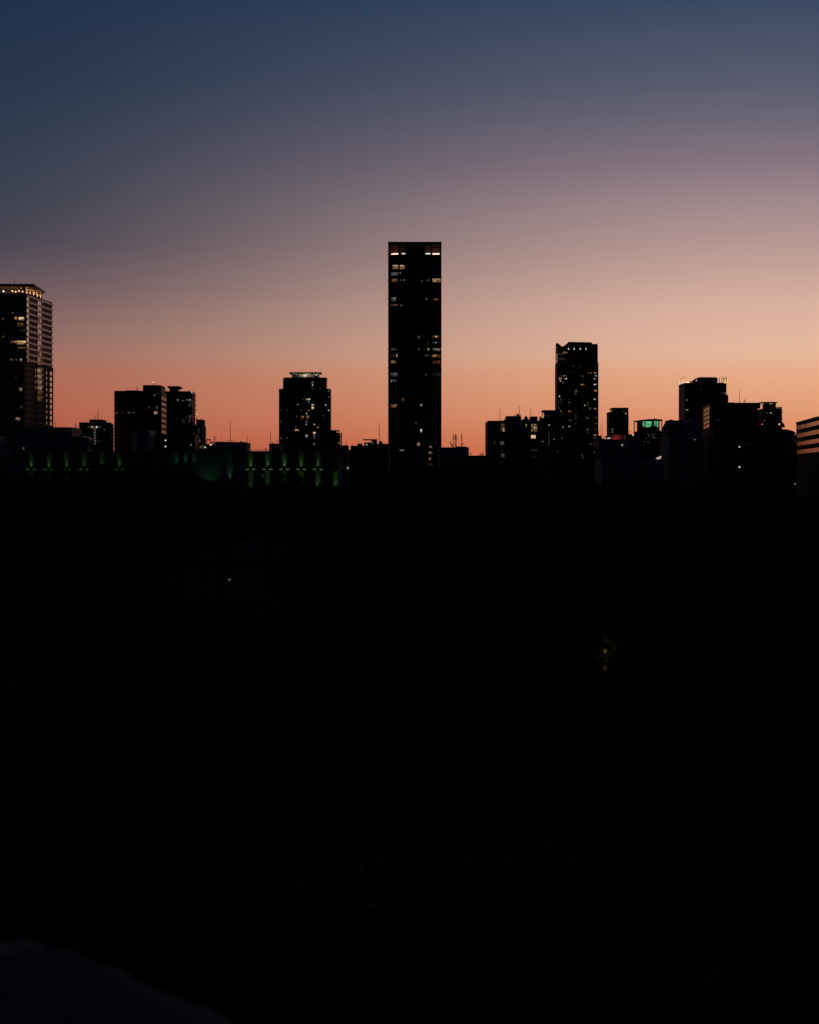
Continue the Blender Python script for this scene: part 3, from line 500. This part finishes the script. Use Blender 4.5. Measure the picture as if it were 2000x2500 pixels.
# --- gabled hall and lower blue-grey blocks in front
b = B('office_block', 'low wide blue-grey block in front of red roof shed with one tiny wall lamp', 'building', 840, 1450, 1560, 1073, 24, 'blue_grey'); b.lamp(1519.5,1086.5,'lamp_white',1.8,1.8); b.glaze(3.5,6,wf=.5)
b = B('office_block', 'long low blue-grey block with a pale lit skylight at its roof corner', 'building', 700, 1452, 1604, 1120, 26, 'blue_grey'); b.profile('skylight',[(1601,1121),(1601,1119),(1606,1116),(1611,1115.8),(1614,1113.5),(1614,1121)],m='lit_p',dn=1,dep=3); b.box('roof_step',1590,1622,1121,1190,dn=.8,dep=20); b.glaze(3.5,6,wf=.5)
b = B('gabled_hall', 'blue-grey hall with sloping gable roofs beside tower crowned with gold lamps', 'building', 820, 1612, 1718, 1062, 30, 'blue_grey', parapet=0)
b.profile('side_gable',[(1612,1064),(1617.5,1040),(1625.5,1024.5),(1640,1024),(1644,1026),(1668,1026.5),(1668,1064)],dn=1,dep=24,m='dark_concrete'); b.profile('front_gable',[(1650,1064),(1656,1034),(1677,1023),(1700,1025),(1712,1034),(1718,1064)],dn=-.1,dep=20)
D = 820-.5; MB().tube((xx(1656.5,D),D,zz(1033.5,D)),(xx(1677.5,D),D,zz(1022.2,D)),.18).build('roof_verge','pale_concrete',b.o); b.lamp(1696.5,1073.5,'lamp_dim',2,2); b.glaze(4,5,ztop=zz(1066,820),wf=.5)

# --- tower crowned with gold lamps
U = B('apartment_tower', 'broad dark tower crowned with rows of gold rooftop lamps', 'tower', 1800, 1657.5, 1774, 934.5, 40, 'dark_tile', parapet=0)
U.slabs(3.1,.3,.3,edges=(0,3)); U.glaze(3.1,3.6,edges=(0,))
U.profile('penthouse',[(1677,941),(1681,930.5),(1697,922),(1700,920.8),(1749,920.8),(1752.5,924),(1752.5,941)],dn=4,dep=22)
U.part(MB().box(xx(1760,1806),xx(1778.5,1806),1806,1838,0,zz(964,1806)),'outer_bay','dark_tile')
for i, px in enumerate((1659.5,1663.5,1667.5,1671.5)):
    dd = 205.06*F/(px-1000)-.3; xe = 205.3; zb = U.ztop
    U.part(MB().box(xe-.25,xe+.25,dd-.25,dd+.25,zb,zb+.55),'uplight','lamp_white')
    U.part(MB().tube((xe,dd+.4,zb),(xe,dd+.4,zb+3.4),.17,.12),'light_pole','lamp_warm'); U.part(MB().tube((xe+.5,dd+3,zb),(xe+.5,dd+3,zb+4.6+(i%2)*.5),.3,.12),'fin','metal')
for i, px in enumerate((1757.5,1763,1767,1770.5,1774)):
    U.mast(px, 922-(i%2)*2.5, 935, .3, dn=2, name='fin'); U.part(MB().tube((xx(px+1.6,1799.5),1799.5,zz(933,1799.5)),(xx(px+1.6,1799.5),1799.5,zz(926,1799.5)),.14,.1),'light_pole','lamp_warm')
U.profile('strip_lamp',[(1673,934.3),(1675,932.3),(1684,932.3),(1684,934.3)],m='lamp_warm',dn=-.4,dep=.3); U.profile('strip_lamp',[(1768,934.8),(1768,933.4),(1774,932.8),(1774,935)],m='lamp_warm',dn=-.4,dep=.3)
U.lamp(1689,933.2,'lamp_red',2,2.2,dn=3.5); U.lamp(1690.5,928.2,'lamp_white',1.8,1.8,dn=3.5); U.lamp(1700.5,929,'lamp_white',1.6,1.8,dn=3.5); U.lamp(1753.5,933,'lamp_white',1.4,1.8)
for px in (1697,1703,1716,1736): U.mast(px,918.5,921,.1,dn=6)
U.win([(168,188,357,380,'d'),(172,180,358,378,'c'),(160,200,475,498,'d'),(172,186,478,492,'p'),(575,605,280,300,'x'),(610,645,280,300,'d'),(340,352,180,195,'x'),(338,354,232,245,'x')],*Z8)
# --- block with sunset-lit windows and roof pavilion block
V = B('apartment_block', 'dark block with a grid of sunset-reflecting windows on its near flank', 'building', 1040, 0, 0, 990, 40, 'dark_tile', corners=[(1733,1000),(1850,1000),(1850,1040),(1716,1060)])
D = 1000; V.box('roof_step',1748,1793,982.3,991,dn=1,dep=14); V.box('roof_step',1793,1814,986.5,991,dn=1.2,dep=12); V.mast(1806,950,988,.1); V.mast(1792,978,983,.07); V.mast(1818.5,976,990,.12,bars=((2,976.5,3.5),(0,980,1.6)))
V.poly = [(xx(p,d),d) for p, d in ((1733,1000),(1850,1000),(1850,1040),(1716,1060))]
h0, h1 = Vector(V.poly[3]), Vector(V.poly[0]); hl = (h1-h0).length
for r in range(5):
    za = zz(992+r*10.7,1000)
    for c in range(4): MB().face_box(h0,h1,hl*(.2+.2*c),hl*(.37+.2*c),za-1.25,za,0,.1).build('window','mirror_glass',V.o)
MB().face_box(h0,h1,0,hl,zz(1047.5,1000),zz(1046,1000),0,.5).build('ledge','pale_concrete',V.o); V.glaze(3.1,3.8)
V.D = 1000; V.win([(540,548,595,603,'d')],*Z8)
b = B('apartment_block', 'dark block topped by a flat-roofed pavilion with lit openings', 'building', 1060, 1849, 1910, 996, 26, 'dark_concrete'); b.profile('pavilion_roof',[(1845.5,983),(1851,981),(1898,981),(1899.5,982),(1896,984.5),(1850,984.5)],dn=2,dep=12); b.box('pavilion_core',1862,1884,985,997,dn=5,dep=6)
for a,c in ((1850,1857),(1886,1895)): b.box('pavilion_wall',a,c,984.5,997,dn=2.5,dep=10)
b.box('shade_slab',1895,1911,993,994.4,dn=1,dep=8); b.box('shade_post',1908.5,1909.5,994,997,dn=1.5,dep=.3); b.slabs(3,.3,.3,edges=(0,1)); b.glaze(3,3)
for px in (1859,1864,1880,1885): b.lamp(px,985.6,'lamp_white',1.2,1.2,dn=2.2)
b.win([(1858.5,1860,985,990.5,'k'),(1883,1885,985,991.5,'k')],off=-2.4); b.win([(1155,1166,514,526,'p'),(1108,1118,514,524,'d'),(1035,1050,520,528,'x'),(1078,1090,606,618,'d')],*Z8); b.lamp(1861.5,1035.7,'lamp_red',2.2,2.4); b.lamp(1903,1035.5,'lamp_warm',2.4,2.8)
b.profile('awning',[(1905,1030),(1913,1032),(1918,1042),(1905,1041)],dn=-.8,dep=3)
Wb = B('office_building', 'large black building with curved roof shoulder and two white wall lamps', 'building', 800, 1718, 1946, 1060, 40, 'dark_tile', parapet=0)
Wb.profile('curved_roof',[(1719,1061),(1719,1048),(1904,1047)]+[(1904+39*math.sin(a),1058-11*math.cos(a)) for a in (0.5,.9,1.25,1.5)]+[(1946,1061)],dn=-.1,dep=38)
Wb.glaze(3.6,3.2,wf=.6); Wb.lamp(1806,1091,'lamp_white',2.4,2.4); Wb.lamp(1806,1140,'lamp_white',3,2.6); Wb.lamp(1942.5,1060.5,'lamp_dim',2.4,2.4); Wb.lamp(1942.5,1077,'lit_d',2,2.4); Wb.win([(868,890,884,892,'x')],*Z8)
Wb.lamp(1942,1181,'lamp_dim',2.6,2.6); Wb.box('roof_canopy',1907,1916,1042,1043.2,dn=2,dep=4); Wb.box('canopy_post',1909,1909.8,1043,1048,dn=2.2,dep=.3)
# --- near building on the right edge with ribbon windows
Xb = B('office_building', 'office with four ribbon window bands reflecting the sunset, beside curved black building', 'building', 1100, 0, 0, 1031, 0, 'concrete', corners=[(1944.5,1100),(2024,980),(2150,985),(2120,1100)], parapet=0)
zt = zz(1031,1100)
Xp = [Vector((xx(1944.5,1100),1100)), Vector((xx(2034,930),930))]
Xb.o.location = (Xp[0].x+15,1030,0)
for ch in list(Xb.o.children): bpy.data.objects.remove(ch)
poly = [tuple(Xp[0]), tuple(Xp[1]), (Xp[1].x+40,935), (Xp[0].x+40,1104)]
MB().prism(poly,0,zt-.8).build('wall','concrete',Xb.o)
hl = (Xp[1]-Xp[0]).length
MB().face_box(Xp[0],Xp[1],0,hl,zt-.8,zt,-.4,.15).build('parapet','concrete',Xb.o)
MB().box(Xp[0].x+3,Xp[0].x+14,1010,1050,zt-.8,zt+2).build('plant_room','dark_concrete',Xb.o); MB().tube((Xp[0].x+1,1060,zt-.8),(Xp[0].x+1,1060,zt+1.8),.09).build('antenna','metal',Xb.o)
for r in range(4):
    z1 = zt-1.75-r*3.68; n = 72
    for i in range(n):
        if i == 21 and r == 0: continue
        u = hl*(i+.12)/n; MB().face_box(Xp[0],Xp[1],u,u+hl*.76/n,z1-1.75,z1,-.1,.06).build('window_pane','mirror_glass',Xb.o)
    MB().face_box(Xp[0],Xp[1],.2,hl-.2,z1-2.15,z1-1.85,0,.25).build('window_sill','concrete',Xb.o)
for i in range(6): MB().face_box(Xp[0],Xp[1],hl*(.12+.06*i),hl*(.15+.06*i),zz(1118,1080)-1.2,zz(1118,1080),0,.08).build('window','shaded_glass',Xb.o)

# --- green floodlit civic building
P = B('civic_building', 'long stone civic building with green floodlit pilasters behind the park trees', 'building', 720, 30, 838, 1101, 50, 'cut_stone', parapet=0)
D = 720; sh = D/F
P.part(MB().box(xx(20,D)-.3,xx(838,D)+.5,D-1.7,D+50,zz(1107,D),zz(1101.5,D)),'cornice','cut_stone')
P.part(MB().box(xx(613,D+10),xx(657,D+10),D+10,D+10.15,zz(1098,D+10),zz(1097.2,D+10)),'roof_rail','metal')
for px in range(614,658,6): P.part(MB().tube((xx(px,D+10),D+10.07,zz(1102,D+10)),(xx(px,D+10),D+10.07,zz(1097,D+10)),.04),'rail_post','metal')
P.mast(649,1093,1101,.16,dn=9)
P.part(MB().box(xx(30,D),xx(345,D),D-2.4,D-.05,zz(1150,D),zz(1147,D)),'ledge','cut_stone'); P.part(MB().box(xx(590,D),xx(838,D),D-2.4,D-.05,zz(1150,D),zz(1147,D)),'ledge','cut_stone')
def spot(parent, loc, d, e, col, size=70):
    l = bpy.data.lights.new('green_beam','SPOT'); l.energy = e; l.color = col; l.spot_size = math.radians(size); l.spot_blend = .6; l.shadow_soft_size = .15
    lo = bpy.data.objects.new('green_beam', l); C.objects.link(lo); lo.parent = parent
    L = parent.location + (parent.parent.location if parent.parent else Vector())
    lo.location = Vector(loc)-L; lo.rotation_euler = Vector(d).to_track_quat('-Z','Y').to_euler()
GC = (.36,1,.18); GC2 = (.16,1,.32)
for i, px in enumerate([78,121,164,207,250,293,613,654,695,736,777,820]):
    x = xx(px,D); w = .75
    P.part(MB().box(x-w,x+w,D-1.3,D-.03,0,zz(1107,D)),'pilaster','cut_stone')
    last = px == 820
    f = P.part(MB().box(x-.35,x+.35,D-1.9,D-1.45,zz(1147,D)+.003,zz(1147,D)+.22),'uplight','metal')
    e = (42 if px < 300 else 72)*random.uniform(.8,1.2)
    if not last:
        spot(f,(x,D-1.64,zz(1147,D)+.3),(0,.12,1),e*1.7,GC,34)
        for sg in (-1,1): P.part(MB().box(x+sg*.95-.45,x+sg*.95+.45,D-2.3,D-2.1,zz(1147,D)+.003,zz(1147,D)+.24),'ledge_glow','ledge_glow_green_dim' if px < 300 else 'ledge_glow_green')  # glowing strips added to imitate green light caught on the ledge
    f2 = P.part(MB().box(x-.3,x+.3,D-2.0,D-1.5,zz(1213,D)-.4,zz(1213,D)),'uplight','metal'); P.part(MB().box(x-.1,x+.1,D-1.8,D-1.3,zz(1213,D)-.6,zz(1213,D)-.4),'uplight_bracket','metal')
    spot(f2,(x,D-1.75,zz(1213,D)+.1),(0,.07,1),(150 if px < 300 else (950 if px == 613 else 480)),GC,24)
    P.part(MB().box(x-.95,x+.95,D-1.5,D-.05,zz(1109.5,D),zz(1107.2,D)),'capital','cut_stone')
for px in (432,454,476):
    x = xx(px,D); P.part(MB().box(x-.75,x+.75,D-.9,D-.03,0,zz(1107,D)),'pilaster','cut_stone'); f = P.part(MB().box(x-.3,x+.3,D-1.65,D-1.2,zz(1139,D)-.3,zz(1139,D)),'uplight','metal'); P.part(MB().box(x-.1,x+.1,D-1.5,D-.9,zz(1139,D)-.5,zz(1139,D)-.3),'uplight_bracket','metal'); spot(f,(x,D-1.42,zz(1139,D)+.1),(0,.13,1),36,GC2,34)
x0, x1 = xx(484,D), xx(540,D); P.part(MB().box(x0,x1,D-.35,D-.02,0,zz(1107,D)),'entrance_bay','cut_stone')
f = P.part(MB().box(xx(512,D)-.5,xx(512,D)+.5,D-3.6,D-3.1,zz(1185,D)-.5,zz(1185,D)),'floodlight','metal'); P.part(MB().box(xx(512,D)-.15,xx(512,D)+.15,D-3.5,D-.35,zz(1185,D)-.8,zz(1185,D)-.5),'floodlight_bracket','metal'); spot(f,(xx(512,D),D-3.4,zz(1185,D)+.2),(0,.36,1),24,GC2,110)
x = xx(562,D); P.part(MB().box(x-.95,x+.95,D-1.0,D-.03,0,zz(1107,D)),'pilaster','cut_stone'); f = P.part(MB().box(x-.3,x+.3,D-1.7,D-1.2,zz(1180,D)-.4,zz(1180,D)),'uplight','metal'); P.part(MB().box(x-.1,x+.1,D-1.6,D-1.0,zz(1180,D)-.6,zz(1180,D)-.4),'uplight_bracket','metal'); spot(f,(x,D-1.45,zz(1180,D)+.1),(0,.1,1),150,GC2,26)
bw = MB(); 
for a, c in zip([78,121,164,207,250,293,335,380,613,654,695,736,777],[121,164,207,250,293,335,380,424,654,695,736,777,820]):
    for y0,y1 in ((1114,1128),(1132,1144),(1156,1172),(1178,1194)): 
        P.part(MB().box(xx(a,D)+1.5,xx(c,D)-1.5,D-.06,D+.1,zz(y1,D),zz(y0,D)),'window','glass')
P.lamp(612,1208.5,'lamp_dim',3.5,3,dn=-1.75,name='wall_lamp')
f = P.part(MB().box(xx(66,D)-.4,xx(66,D)+.4,D-1.0,D-.03,zz(1208,D)-.5,zz(1208,D)),'floodlight','metal'); spot(f,(xx(66,D),D-1.6,zz(1208,D)+.2),(.12,-1,.25),220,(.75,1,.25),120)
P.win([(640,642,1158,1165,'d'),(644,645,1124,1127,'x')])

# ================================================================ rampart under the camera, with boulders on its edge
rp = empty('stone_rampart', (0,-12,0)); tag(rp, 'castle stone rampart under the viewer, carrying the rough boulders', 'rampart')
MB().add([(-30,-40,0),(30,-40,0),(30,14,0),(-30,14,0),(-24,-40,22.3),(24,-40,22.3),(24,6.0,22.3),(-24,6.0,22.3)],[(0,3,2,1),(4,5,6,7),(0,1,5,4),(1,2,6,5),(2,3,7,6),(3,0,4,7)]).build('stone_base','stone',rp)
def boulder(name, label, c, r, seed, prof=None):
    g = np.random.default_rng(seed); nu, nv = 40, 24; v = []; f = []
    ph = g.uniform(0,6.28,(9,3)); fr = g.normal(0,1,(9,3))*np.array([1.2]*3+[2.4]*3+[5]*3)[:,None]; am = [.035]*3+[.025]*3+[.015]*3
    for j in range(nv+1):
        th = math.pi*j/nv
        for i in range(nu):
            a = 2*math.pi*i/nu; d = Vector((math.sin(th)*math.cos(a), math.sin(th)*math.sin(a), math.cos(th)))
            k = 1+sum(am[q]*math.sin(fr[q][0]*d.x*2+fr[q][1]*d.y*2+fr[q][2]*d.z*2+ph[q][0]) for q in range(9))
            p = Vector((d.x*r[0]*k, d.y*r[1]*k, d.z*r[2]*k))
            if p.x > 0: p.z -= p.x*.12
            v.append((c[0]+p.x,c[1]+p.y,c[2]+max(p.z,22.28-c[2])))
    for j in range(nv):
        for i in range(nu): f.append((j*nu+i,(j+1)*nu+i,(j+1)*nu+(i+1)%nu,j*nu+(i+1)%nu))
    me = bpy.data.meshes.new(name); me.from_pydata([(a-c[0],b-c[1],z-22.3) for a,b,z in v],[],f); me.polygons.foreach_set('use_smooth',[True]*len(f)); me.materials.append(MATS['stone'])
    o = bpy.data.objects.new(name,me); o.location = (c[0],c[1],22.3); C.objects.link(o); return tag(o,label,'boulder')
boulder('boulder', 'large rough grey boulder with a sloping right side on the rampart edge', (-.575,4.2,22.3), (.51,.42,.92), 3)
boulder('boulder', 'rounded grey boulder mostly hidden behind the sloping one', (-1.04,5.2,22.3), (.26,.3,.70), 11)

# ================================================================ park trees
def leaf_mesh(name, seed, n, rad, hgt, m, lsize):
    g = np.random.default_rng(seed)
    nb = 26; th = g.uniform(0,2*np.pi,nb); u = g.uniform(-.75,1,nb); rr = np.sqrt(1-np.clip(u,-1,1)**2)
    s = g.uniform(.45,.82,nb)[:,None]
    cen = np.stack([rr*np.cos(th),rr*np.sin(th),u],1)*s*np.array([rad,rad,hgt/2]); br = g.uniform(.24,.42,nb)*rad
    k = g.integers(0,nb,n); d = g.normal(size=(n,3)); d /= np.linalg.norm(d,axis=1)[:,None]
    pos = cen[k]+d*(br[k]*g.uniform(.55,1.08,n))[:,None]*np.array([1,1,.75])
    a = g.normal(size=(n,3)); a /= np.linalg.norm(a,axis=1)[:,None]; nrm = d*.8+g.normal(size=(n,3))*.6
    b = np.cross(nrm,a); b /= np.linalg.norm(b,axis=1)[:,None]; a = np.cross(b,nrm); a /= np.linalg.norm(a,axis=1)[:,None]
    sz = g.uniform(.6,1.3,n)[:,None]*lsize
    P4 = np.stack([pos-a*sz,pos+b*sz*.55,pos+a*sz,pos-b*sz*.55],1).reshape(-1,3)
    me = bpy.data.meshes.new(name); me.vertices.add(4*n); me.vertices.foreach_set('co',P4.ravel()); me.loops.add(4*n); me.loops.foreach_set('vertex_index',np.arange(4*n)); me.polygons.add(n); me.polygons.foreach_set('loop_start',np.arange(0,4*n,4)); me.update(calc_edges=True); me.materials.append(MATS[m])
    return me, cen
KINDS = []
for i in range(6):
    rad, hg = (5.2,9.5,'leaf_a') [:2] if i % 2 else (6.0,8.6); m = ('leaf_a','leaf_b','leaf_c')[i%3]
    me, cen = leaf_mesh('crown', 20+i, 5200, rad, hg, m, .30)
    t = MB(); zc = 9.6; r0 = .42
    t.tube((0,0,-.2),(.15,.1,3.2),r0,.33,8).tube((.15,.1,3.1),(.05,-.1,7.5),.33,.2,8)
    for c in cen[::3]: t.tube((.1,0,3.2+max(0,(c[2]+4)*.45)),(c[0]*.9,c[1]*.9,zc+c[2]*.9),.13,.04,5)
    tm = bpy.data.meshes.new('trunk'); tm.from_pydata(t.v,[],t.f); tm.materials.append(MATS['bark'])
    KINDS.append((me,tm,zc,rad,hg))
KEEP = [(560,1415,430),(612,1208,700),(1470,1545,235),(75,1188,700)]     # lamps and lit foliage that stay in view
placed = []
def tree(x, y, h, label, group, kind=None, name='park_tree', cat='tree', wide=1.0):
    i = random.randrange(6) if kind is None else kind; me, tm, zc, rad, hg = KINDS[i]
    s = h/(zc+hg/2); e = empty(name,(x,y,0)); e.scale = (s*wide,s*wide,s); e.rotation_euler.z = random.uniform(0,6.28); tag(e,label,cat,group)
    for nm, m in (('trunk',tm),('crown',me)):
        o = bpy.data.objects.new(nm,m); C.objects.link(o); o.parent = e
        if nm == 'crown': o.location.z = zc
    placed.append((x,y)); return e
TL, TG = 'dark leafy tree in the unlit park wood below the skyline', 'trees of the park wood'
# outline of the wood against the buildings: x pixel, y pixel of the top, distance
for px, py, d in ((-28,1150,460),(75,1212,470),(152,1160,450),(195,1128,430),(250,1118,440),(310,1121,430),(365,1126,435),(405,1140,450),(445,1158,470),(490,1172,480),(535,1178,500),(565,1188,520),(655,1176,520),(700,1164,540),(745,1164,530),(800,1184,560),(850,1168,560),(905,1152,570),(960,1158,575),(1020,1150,565),(1085,1146,560),(1150,1150,560),(1215,1156,570),(1280,1160,580),(1345,1164,560),(1410,1165,570),(1475,1168,580),(1540,1172,560),(1605,1176,570),(1670,1180,575),(1735,1184,560),(1800,1186,560),(1870,1190,560),(1930,1194,560),(1990,1196,560)):
    g = 100 < px < 830
    tree(xx(px,d), d, zz(py,d), 'dark tree crown outlined against the green floodlit civic building' if g else TL, 'trees before the civic building' if g else TG, wide=.85)
d = 45.0
while d < 540:
    hw = .185*d+8; step = 6.4+d*.016
    x = -hw+random.uniform(0,step)
    while x < hw:
        X0, Y0 = x+random.uniform(-1.5,1.5), d+random.uniform(-2,2)
        h = min(10.5+.022*d+random.uniform(-1.6,2.4), 24-.05*d*0+8)
        h = min(h, zz(1205,Y0)-.4 if Y0 > 380 else 30)
        ok = True
        for kx, ky, kd in KEEP:
            if Y0 < kd-4:
                lx, lz = xx(kx,Y0), zz(ky,Y0)
                if abs(X0-lx) < h*.42+1.2 and lz < h+1.0: ok = False
        if ok: tree(X0, Y0, h, TL, TG)
        x += step*random.uniform(1.15,1.6)
    d += step*1.75

# park lamps: post, head, globe
def lamp(px, py, d, label, col, mname, energy, lz=-.1):
    x, z = xx(px,d), zz(py,d)
    e = empty('park_lamp',(x,d,0)); tag(e,label,'lamp')
    MB().tube((x,d,0),(x,d,z-.2),.09,.05,8).tube((x,d,0),(x,d,.35),.17,.14,8).build('post','metal',e)
    MB().tube((x,d,z-.2),(x,d,z+.16),.17,.24,10).build('globe',mname,e); MB().tube((x,d,z+.16),(x,d,z+.3),.3,.05,10).build('cap','metal',e)
    if energy:
        l = bpy.data.lights.new('lamp_light','POINT'); l.energy = energy; l.color = col; l.shadow_soft_size = .2
        lo = bpy.data.objects.new('lamp_light',l); C.objects.link(lo); lo.parent = e; lo.location = (0,-.5 if lz < 0 else -.1,z+lz)
    return e
lamp(560,1415,430,'small dim white park lamp alone in the dark wood',(1,.95,.8),'lit_d',0)
lit = tree(xx(1475,240),240,zz(1478,240),'tree whose leaves catch a faint orange lamp glow','',kind=1,name='lamplit_tree')
lamp(1478,1632,236.0,'park lamp glowing orange under the faintly lit tree',(1,.5,.16),'lit_k',15,lz=1.6)
lit = tree(xx(77,703),703,zz(1166,703),'tree with a few yellow-green lit leaves right by the civic building','',kind=2,name='lamplit_tree',wide=.5)
